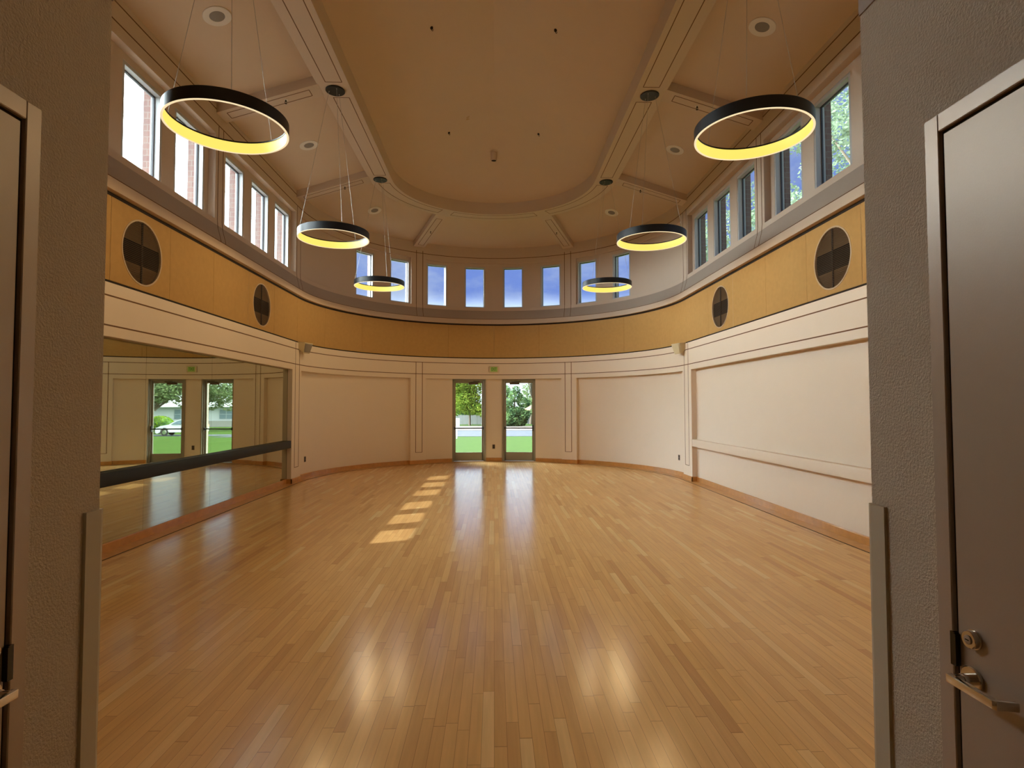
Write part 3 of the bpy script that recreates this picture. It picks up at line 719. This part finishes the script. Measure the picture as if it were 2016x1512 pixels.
# ------------------------------------------------------------------ small fittings
def speaker_box(s):
    lab = 'beige wedge wall speaker at the corner above the mirror end' if s < 0 else 'beige wedge wall speaker above the outlet, beside the board rail wall'
    a = s*87.0; p = Vector(P('A', a, -.02, 2.665)); e = empty('wall_speaker', p, 0, lab, 'speaker', 'corner wall speakers')
    # orientation: faces into the room and down toward the entry
    d = Vector((-s*.95, -.30, 0)).normalized(); side = Vector((-d.y, d.x, 0)); 
    mt = Matrix((side, d, Vector((0, 0, 1)))).transposed().to_4x4()
    bm = BM()
    # wedge profile in (depth,z), widths taper to the front
    fr = [(-.15, .0, .10), (.15, .0, .10), (.15, .0, -.03), (-.15, .0, -.03), (-.14, .16, .085), (.14, .16, .085), (.10, .10, -.13), (-.10, .10, -.13)]
    vs = [bm.verts.new(mt @ Vector(q)) for q in fr]
    for f in ((3, 2, 1, 0), (0, 1, 5, 4), (1, 2, 6, 5), (2, 3, 7, 6), (3, 0, 4, 7)): bm.faces.new([vs[i] for i in f])
    bm.faces.new([vs[i] for i in (4, 5, 6, 7)]); bmesh.ops.recalc_face_normals(bm, faces=bm.faces); bevel(bm, .006, 2); link('speaker_case', bm, M['ivory'], e, True)
    bm = BM(); n_ = Vector((0, .215, .06)).normalized()
    fr = [(-.118, .1605, .062), (.118, .1605, .062), (.088, .1135, -.105), (-.088, .1135, -.105)]
    lo = [bm.verts.new(mt @ (Vector(q))) for q in fr]; hi = [bm.verts.new(mt @ (Vector(q)+Vector((0, .004, -.001)))) for q in fr]
    bm.faces.new(lo[::-1]); bm.faces.new(hi)
    for i in range(4): bm.faces.new((lo[i], lo[(i+1) % 4], hi[(i+1) % 4], hi[i]))
    link('speaker_grille', bm, M['grille'] if s < 0 else M['ivory'], e)
    bm = BM(); box(bm, -.02, .02, -.05, .0, -.05, .05, mt); link('bracket', bm, M['gasket'], e)
for s in (-1, 1): speaker_box(s)

def outlet(a, z, lab):
    p = Vector(P('A', a, .096, z)); e = empty('wall_outlet', p, -R_(a), lab, 'outlet', 'dark wall outlets')
    bm = BM(); box(bm, -.035, .035, -.006, 0, -.057, .057); bevel(bm, .002, 1); pl = link('cover_plate', bm, M['bronze'], e)
    for dz in (-.024, .024):
        bm = BM(); box(bm, -.014, .014, -.009, -.005, dz-.014, dz+.014); link('socket', bm, M['dark'], pl)
outlet(-.1, .395, 'dark duplex wall outlet between the two glazed doors')
outlet(-80.5, .39, 'dark duplex wall outlet on the curved wall near the mirror corner')
outlet(80.5, .39, 'dark duplex wall outlet on the curved wall near the board rail')

# exit sign
e = empty('exit_sign', P('A', 0, -.004, 2.455), 0, 'small cream exit sign with green face above the glazed doors', 'sign')
bm = BM(); box(bm, -.13, .13, -.045, 0, -.08, .08); bevel(bm, .006, 2); link('sign_case', bm, M['sign'], e, True)
bm = BM(); box(bm, -.092, .092, -.049, -.044, -.066, .062); pn = link('sign_face', bm, M['green'], e)
cu = bpy.data.curves.new('exit_letters', 'FONT'); cu.body = 'EXIT'; cu.size = .115; cu.align_x = 'CENTER'; cu.align_y = 'CENTER'; cu.extrude = .0012; cu.offset = .0012; cu.space_character = .92
tmp = bpy.data.objects.new('exit_letters', cu); C.objects.link(tmp); bpy.context.view_layer.update()
me = bpy.data.meshes.new_from_object(tmp.evaluated_get(bpy.context.evaluated_depsgraph_get())); bpy.data.objects.remove(tmp)
me.materials.clear(); me.materials.append(M['dgreen']); o = bpy.data.objects.new('exit_letters', me); C.objects.link(o); o.parent = e
o.rotation_euler = (math.pi/2, 0, 0); o.location = (0, -.0502, 0); o.scale = (.62, 1, 1)

# round ceiling speakers
def ceil_normal(kind, a):
    k_ = .31; n_ = 1/math.sqrt(1+k_*k_)
    # local z of fitting: pointing down out of the sloping ceiling
    if kind == 'L': rad = Vector((-1, 0, 0))
    elif kind == 'R': rad = Vector((1, 0, 0))
    else: rad = Vector((math.sin(R_(a)), math.cos(R_(a)), 0))
    return (rad*-k_*1-Vector((0, 0, 1))).normalized(), rad
def ceil_speaker(kind, a, lab):
    r = 3.155; nn, rad = ceil_normal(kind, a); p = Vector(RP(kind, r, a, CZ(r)))
    nn = (Vector((0, 0, -1))-rad*.31).normalized()
    e = empty('ceiling_speaker', p, 0, lab, 'ceiling speaker', 'round ceiling speakers'); e.rotation_mode = 'QUATERNION'; e.rotation_quaternion = nn.to_track_quat('Z', 'Y')
    bm = BM(); lathe(bm, [(.155, -.002), (.155, .006), (.150, .009), (.085, .007), (.082, .002), (.082, -.002)], 56); link('speaker_rim', bm, M['white'], e, True)
    bm = BM(); lathe(bm, [(0, -.002), (.0825, -.002), (.0825, .004), (.05, .007), (0, .009)], 40, None, False); link('speaker_mesh', bm, M['grille'], e, True)
for kd, y, lb in (('L', 6.44, 'round white ceiling speaker above the mirror side, nearest the entry'), ('L', 9.67, 'round white ceiling speaker above the mirror side, in the second bay'),
                  ('R', 6.44, 'round white ceiling speaker above the board rail side, nearest the entry'), ('R', 9.67, 'round white ceiling speaker above the board rail side, in the second bay'),
                  ('A', -59.4, 'round white ceiling speaker in the apse bay towards the mirrors'), ('A', 59.4, 'round white ceiling speaker in the apse bay towards the board rail')):
    ceil_speaker(kd, y, lb)
# rib sprinklers
def sprinkler(x, y, z, lab, dark=True, grp='sprinkler heads under the ribs'):
    e = empty('sprinkler_head', (x, y, z), 0, lab, 'sprinkler', grp)
    bm = BM(); disc(bm, .030, -.004, 0, 24); link('escutcheon', bm, M['white'], e, True)
    bm = BM(); tube(bm, [(0, 0, -.003), (0, 0, -.03)], .008, 10); tube(bm, [(-.010, 0, -.02), (-.012, 0, -.04), (0, 0, -.052)], .003, 6); tube(bm, [(.010, 0, -.02), (.012, 0, -.04), (0, 0, -.052)], .003, 6); disc(bm, .017, -.056, -.053, 16)
    link('sprinkler_body', bm, M['dark'], e, True)
pz = lambda r: 6.02-(6.02-5.58)/(W+.03-2.47)*(r-2.47)
nmr = {8.08: 'the middle cross rib', 11.31: 'the cross rib where the apse begins', 4.85: 'the cross rib nearest the entry'}
for s in (-1, 1):
    sd_ = 'mirror side' if s < 0 else 'board rail side'
    for y in ROWS: sprinkler(s*2.97, y, pz(2.97), 'small sprinkler head under %s, %s' % (nmr[y], sd_))
    sprinkler(s*3.13*.5, CY+3.13*.866, pz(3.13), 'small sprinkler head under the slanting apse rib, %s' % sd_)
# dark spots on the tray: small hooks
for x, y, lb in ((-.865, 7.77, 'on the tray slope towards the mirrors, nearer the entry'), (.865, 7.77, 'on the tray slope away from the mirrors, nearer the entry'),
                 (-.865, 10.83, 'on the tray slope towards the mirrors, nearer the apse'), (.865, 10.83, 'on the tray slope away from the mirrors, nearer the apse')):
    z = zt+.4*(2.04-abs(x)); e = empty('ceiling_hook', (x, y, z), 0, 'tiny black ceiling hook '+lb, 'hook', 'black hooks on the tray ceiling')
    bm = BM(); disc(bm, .020, -.022, .002, 16); link('hook_plate', bm, M['dark'], e, True)
    bm = BM(); tube(bm, [(0, 0, -.02), (.0, 0, -.045), (.018, 0, -.055), (.022, 0, -.035)], .005, 6); link('hook', bm, M['dark'], e, True)
# cylinder fitting hanging from the cone
e = empty('ceiling_downlight', (0, 11.93, 6.86), 0, 'small white cylinder downlight with black lens on the tray ceiling', 'downlight')
bm = BM(); lathe(bm, [(0, .03), (.064, .03), (.064, -.165), (.058, -.17), (.054, -.165), (.054, -.150), (0, -.150)], 40, None, False); link('lamp_body', bm, M['ceil'], e, True)
bm = BM(); disc(bm, .0535, -.160, -.151, 32); link('lamp_lens', bm, M['dark'], e, True)
bm = BM(); disc(bm, .085, -.0, .035, 40); link('mounting_plate', bm, M['ceil'], e, True)

# ------------------------------------------------------------------ outdoors
def GZ(y): 
    if y < 16: return -.15
    if y < 50: return -.15-.95*(y-16)/34
    return -1.1-.6*(min(y, 90)-50)/40
def ground(name, x0, x1, ys, dz, m_, th=.05, kind='structure'):
    bm = BM(); rows = [[bm.verts.new((x, y, GZ(y)+dz)) for x in (x0, x1)]+[bm.verts.new((x, y, GZ(y)+dz-th)) for x in (x1, x0)] for y in ys]
    for a, b in zip(rows, rows[1:]):
        for i in range(4): bm.faces.new((a[i], a[(i+1) % 4], b[(i+1) % 4], b[i]))
    bm.faces.new(rows[0]); bm.faces.new(rows[-1][::-1]); o = link(name, bm, m_); return tag(o, kind=kind)
ground('ground', -150, 150, (-60, 16, 50, 90, 400), 0, M['lawn'])
ground('road', -60, 14, (45, 50, 62), .02, M['asphalt']); ground('kerb', -60, 14, (62, 62.8), .08, M['kerb'])
ground('gravel_ground', -60, 14, (62.8, 86), .015, M['sand']); ground('driveway', 14.5, 30, (49, 50, 53), .02, M['asphalt'])
ground('unseen_pavement', -34, -4.35, (-20, 16), .02, M['kerb'])  # unseen paving, added to keep green lawn bounce off the window frames
ground('unseen_pavement_right', 4.35, 9, (-20, 16), .02, M['kerb'])  # same added paving, on the other side
ground('path', -2.0, 2.0, (15.7, 17.0), .03, M['kerb'])
def foliage(name, blobs, nleaf, size, m_, parent, seed):
    rnd = random.Random(seed); vs = []; fs = []; tot = sum(b[3]*b[4]*b[5] for b in blobs)
    for (cx, cy, cz, rx, ry, rz) in blobs:
        k = max(20, int(nleaf*rx*ry*rz/tot))
        for _ in range(k):
            while True:
                p = Vector((rnd.uniform(-1, 1), rnd.uniform(-1, 1), rnd.uniform(-1, 1)))
                if .12 < p.length_squared < 1: break
            p = p*(p.length**-.45)
            if p.length > 1: p.normalize()
            c = Vector((cx+p.x*rx, cy+p.y*ry, cz+p.z*rz))
            a = Vector((rnd.gauss(0, 1), rnd.gauss(0, 1), rnd.gauss(0, .6))).normalized(); b = a.cross(Vector((rnd.gauss(0, 1), rnd.gauss(0, 1), rnd.gauss(0, 1)))).normalized()
            s1 = size*rnd.uniform(.6, 1.3); s2 = s1*.45; i = len(vs)
            vs += [c-a*s1*.5, c+b*s2*.5, c+a*s1*.5, c-b*s2*.5]; fs.append((i, i+1, i+2, i+3))
    me = bpy.data.meshes.new(name); me.from_pydata(vs, [], fs); me.materials.append(m_); o = bpy.data.objects.new(name, me); C.objects.link(o)
    if parent: o.parent = parent
    return o
def tree(x, y, blobs, nleaf, size, m_, lab, trunk_r=.15, lean=0, grp=None, seed=1, nb=5, nm='tree'):
    """blobs relative to the trunk foot"""
    g = GZ(y); e = empty(nm, (x, y, g), 0, lab, 'tree', grp); rnd = random.Random(seed)
    top = max(b[2] for b in blobs)
    bm = BM(); tube(bm, [(0, 0, -.1), (lean*.3, 0, top*.35), (lean*.6, .05, top*.7), (lean, 0, top)], [trunk_r*1.2, trunk_r, trunk_r*.7, trunk_r*.25], 10)
    for i in range(nb):
        b = rnd.choice(blobs); h = top*rnd.uniform(.3, .6); t_ = Vector((b[0]+rnd.uniform(-.6, .6)*b[3], b[1]+rnd.uniform(-.6, .6)*b[4], b[2]+rnd.uniform(0, .6)*b[5]))
        s_ = Vector((lean*.5, .03, h)); mid = s_.lerp(t_, .5)+Vector((0, 0, .12*(t_-s_).length))
        tube(bm, [s_, mid, t_], [trunk_r*.5, trunk_r*.3, trunk_r*.1], 6)
    link('trunk', bm, M['bark'], e, True)
    if nleaf: foliage('crown', blobs, nleaf, size, m_, e, seed)
    return e
def blobs_random(seed, n, cx, cy, cz, sx, sy, sz, r0, r1):
    rnd = random.Random(seed); o = []
    for _ in range(n): r = rnd.uniform(r0, r1); o.append((cx+rnd.uniform(-sx, sx), cy+rnd.uniform(-sy, sy), cz+rnd.uniform(-sz, sz), r, r, r*.75))
    return o
# seen through the far doors
tree(-3.85, 91, blobs_random(3, 46, .4, 0, 5.4, 3.4, 2.0, 3.3, 1.0, 1.8)+[(-2.8, 0, 2.6, 1.5, 1.2, 1.1), (2.8, 0, 2.4, 1.5, 1.2, 1.1)], 20000, .36, M['leaf_lime'], 'bright lime green tree with slim trunk seen through the far doors', .16, seed=3)
tree(3.05, 84, [(0, 0, 1.0, 2.0, 1.4, 1.2)]+blobs_random(15, 12, .0, 0, 2.2, 1.3, .8, 1.5, .7, 1.1)+[(.1, 0, 4.4, 1.1, .9, .9), (.2, 0, 5.3, .7, .6, .7)], 9000, .36, M['leaf_dark'], 'dense dark green bushy tree seen through the far door on the board rail side', .15, seed=5)
for i, (x, y) in enumerate(((-11.5, 103), (-5, 103), (1.5, 103))):
    tree(x, y, blobs_random(70+i, 16, 0, 0, 3.2, 1.5, 1.0, 2.6, 1.2, 1.8), 6000, .42, M['leaf_dark'], ['dark leafy tree behind the fence, furthest towards the mirrors', 'dark leafy tree directly behind the lime tree trunk', 'dark leafy tree behind the gap between the far doors'][i], .2, grp='dark trees behind the fence', seed=70+i)
tree(6.2, 96, [(0, 0, 8, 2.2, 1.5, 2.4)], 260, .35, M['leaf_mid'], 'nearly bare branching tree behind the dark bushy tree', .2, lean=.6, seed=11, nb=14)
tree(6.6, 90, blobs_random(9, 6, 0, 0, 2.9, .8, .8, 1.1, .6, 1.0), 1800, .32, M['leaf_mid'], 'low leafy tree at the edge of the far door view', .1, seed=9)
for i, x in enumerate((-25, -17, -9, 7, 17)):
    tree(x, 119, blobs_random(30+i, 10, 0, 0, 4.5, 2.4, 1.5, 2.2, 1.3, 2.0), 1500, .6, M['leaf_mid'], ['tall green tree far behind the fence, furthest towards the mirrors', 'tall green tree far behind the fence, second in the row', 'tall green tree behind the lime tree', 'tall green tree behind the red roofed house', 'tall green tree beyond the red roofed house'][i], .25, grp='tree row beyond the fence', seed=30+i)
bm = BM()
for i in range(60): box(bm, -46+i*.8, -46+i*.8+.77, 96.0, 96.06, GZ(96), GZ(96)+1.55)
tag(link('fence', bm, M['fence']), 'grey weathered board fence behind the lime tree', 'fence')
e = empty('red_roofed_house', (9.3, 100, GZ(100)), 0, 'low house with terracotta roof beyond the far door', 'house')
bm = BM(); box(bm, -3.6, 6, -2, 3, 0, 2.4); link('house_wall', bm, M['fence'], e)
bm = BM()
vs = [bm.verts.new(p) for p in ((-4, -2.5, 2.35), (6.4, -2.5, 2.35), (6.4, 3.5, 2.35), (-4, 3.5, 2.35), (-2, .5, 3.6), (4.5, .5, 3.6))]
for f in ((0, 1, 5, 4), (1, 2, 5), (2, 3, 4, 5), (3, 0, 4), (3, 2, 1, 0)): bm.faces.new([vs[i] for i in f])
link('roof', bm, M['roofred'], e)
e = empty('lawn_sign', (-2.52, 40, GZ(40)), 0, 'small white sign board on a post on the lawn', 'sign')
bm = BM(); box(bm, -.125, .125, -.02, .02, .86, 1.40); bevel(bm, .008, 2); bd = link('sign_board', bm, M['paper'], e)
bm = BM(); box(bm, -.06, .03, -.024, -.019, 1.0, 1.28); link('sign_print', bm, M['greyink'], bd)
bm = BM(); box(bm, -.125, -.045, -.02, .02, -.1, .86); link('post', bm, M['paper'], e)
# seen in the mirrors
tree(30.2, 64, blobs_random(21, 40, -5.6, 0, 5.3, 6.5, 2, 2.1, 1.0, 1.8), 16000, .34, M['leaf_mid'], 'wide spreading tree over the white house, seen in the mirrors', .24, lean=-1.5, seed=21, nb=12)
tree(21.5, 70, blobs_random(22, 8, 0, 0, 3.0, 1.6, 1, 1.2, .8, 1.3), 3000, .34, M['leaf_lime'], 'small leafy tree beside the house window, seen in the mirrors', .12, seed=22)
e = empty('round_hedge', (24.2, 56, GZ(56)+.08), 0, 'clipped bright green oval hedge behind the white car, seen in the mirrors', 'hedge')
foliage('hedge_leaves', [(0, 0, .85, 1.25, .9, .8)], 3500, .14, M['leaf_hedge'], e, 44)
bm = BM(); bmesh.ops.create_icosphere(bm, subdivisions=3, radius=1); bmesh.ops.scale(bm, vec=(1.1, .78, .68), verts=bm.verts); bmesh.ops.translate(bm, vec=(0, 0, .85), verts=bm.verts); link('hedge_core', bm, M['leaf_dark'], e, True)
bm = BM(); tube(bm, [(0, 0, -.35), (0, 0, .4)], .12, 8); link('trunk', bm, M['bark'], e, True)
e = empty('white_house', (35, 86, GZ(86)), 0, 'white single storey house behind the hedge, seen in the mirrors', 'house')
bm = BM(); box(bm, -14, 10, 0, 8, 0, 3.0); link('house_wall', bm, M['house'], e)
bm = BM()
vs = [bm.verts.new(p) for p in ((-14.6, -.7, 2.95), (10.6, -.7, 2.95), (10.6, 8.7, 2.95), (-14.6, 8.7, 2.95), (-11, 4, 4.3), (7, 4, 4.3))]
for f in ((0, 1, 5, 4), (1, 2, 5), (2, 3, 4, 5), (3, 0, 4), (3, 2, 1, 0)): bm.faces.new([vs[i] for i in f])
link('roof', bm, M['roofgrey'], e)
for x in (-9, -3.2, 3.4):
    bm = BM(); box(bm, x-.95, x+.95, -.06, .02, 1.2, 2.55); wi = link('house_window', bm, M['housew'], e)
    bm = BM(); box(bm, x-.03, x+.03, -.09, -.05, 1.2, 2.55); box(bm, x-.95, x+.95, -.09, -.05, 1.85, 1.9); link('muntin', bm, M['house'], wi)
bm = BM(); box(bm, -14, 10, -.5, -.1, 0, .9); link('low_wall', bm, M['kerb'], e)
# white car, nose towards +x
def car(x, y):
    e = empty('car', (x, y, GZ(y)+.02), R_(-8), 'white hatchback car parked by the lawn, seen in the mirrors', 'car')
    e.scale = (.85, 1, 1)
    side = [(-2.15, .32), (-2.2, .62), (-2.12, .98), (-1.75, 1.36), (-1.2, 1.46), (-.3, 1.46), (.35, 1.28), (.95, .97), (1.7, .86), (2.1, .68), (2.2, .45), (2.15, .26)]
    wheel = [(1.35, .31), (-1.35, .31)]
    bm = BM(); bot = []
    for cx in (1.35, -1.35):
        bot += [(cx+.40*math.cos(a), max(.2, .31+.40*math.sin(a))) for a in [math.pi*i/10 for i in range(11)]]
    poly = side+[(2.0, .2)]+bot+[(-2.05, .2)]
    rings = []
    for yy, sc in ((-.86, .0), (-.80, .05), (.80, .05), (.86, .0)):
        rings.append([bm.verts.new((px, yy*(1-.16*max(0, (pz_-.95)/.5)), pz_)) for px, pz_ in poly])
    k_ = len(poly)
    for a, b in zip(rings, rings[1:]):
        for i in range(k_): bm.faces.new((a[i], a[(i+1) % k_], b[(i+1) % k_], b[i]))
    bm.faces.new(rings[0]); bm.faces.new(rings[-1][::-1]); bmesh.ops.triangulate(bm, faces=[f for f in bm.faces if len(f.verts) > 4]); link('car_body', bm, M['carpaint'], e)
    for s in (-1, 1):
        bm = BM(); pts_ = [(-1.6, 1.0), (-1.35, 1.32), (-.95, 1.40), (-.35, 1.40), (.2, 1.27), (.72, 1.0)]
        f1 = [bm.verts.new((a, s*(.868*(1-.16*max(0, (z-.95)/.5))), z)) for a, z in pts_]; f2 = [bm.verts.new((v.co.x, v.co.y-s*.01, v.co.z)) for v in f1]
        bm.faces.new(f1); bm.faces.new(f2[::-1])
        for i in range(len(f1)): bm.faces.new((f1[i], f2[i], f2[(i+1) % len(f1)], f1[(i+1) % len(f1)]))
        link('side_window', bm, M['carglass'], e)
        for cx, cz in wheel:
            q = Matrix.Translation((cx, s*.84, cz)) @ Matrix.Rotation(-s*math.pi/2, 4, 'X')
            bm = BM(); disc(bm, .31, -.18, .0, 32, q, .03); wh = link('wheel', bm, M['tyre'], e, True)
            bm = BM(); disc(bm, .19, -.01, .012, 24, q, .01); link('hubcap', bm, M['chrome'], wh, True)
        bm = BM(); box(bm, 1.95, 2.14, *sorted((s*.55, s*.855)), .60, .72); link('headlight', bm, M['light'], e)
        bm = BM(); box(bm, -2.19, -2.05, *sorted((s*.6, s*.85)), .70, .92); link('tail_light', bm, M['roofred'], e)
    bm = BM(); vs = [bm.verts.new(v) for v in ((.40, -.66, 1.275), (.40, .66, 1.275), (.93, .74, 1.0), (.93, -.74, 1.0), (.38, -.66, 1.262), (.38, .66, 1.262), (.91, .74, .985), (.91, -.74, .985))]
    for f in ((0, 1, 2, 3), (7, 6, 5, 4), (0, 4, 5, 1), (1, 5, 6, 2), (2, 6, 7, 3), (3, 7, 4, 0)): bm.faces.new([vs[i] for i in f])
    link('windscreen', bm, M['carglass'], e)
car(19.3, 50.8)
# tall trees outside the clerestory on the board rail side
for i, (x, y, z, r) in enumerate(((11.5, 17.0, 9.6, 3.5), (13.0, 25.8, 10.4, 3.0), (13.5, 34.5, 10.6, 3.3), (12.5, 8.5, 8.0, 2.8))):
    tree(x+1.6, y, blobs_random(60+i, 15, -1.6, 0, z, r*.7, r*.7, r*.8, .9, 1.45), 11000, .17, M['leaf_airy'],
         ['tall airy green tree outside the window nearest the entry, board rail side', 'tall airy green tree outside the middle clerestory windows, board rail side', 'tall airy green tree outside the clerestory windows nearest the apse', 'tall green tree outside the wall, hidden behind the entry jamb'][i], .16, grp=None, seed=60+i, nb=14)
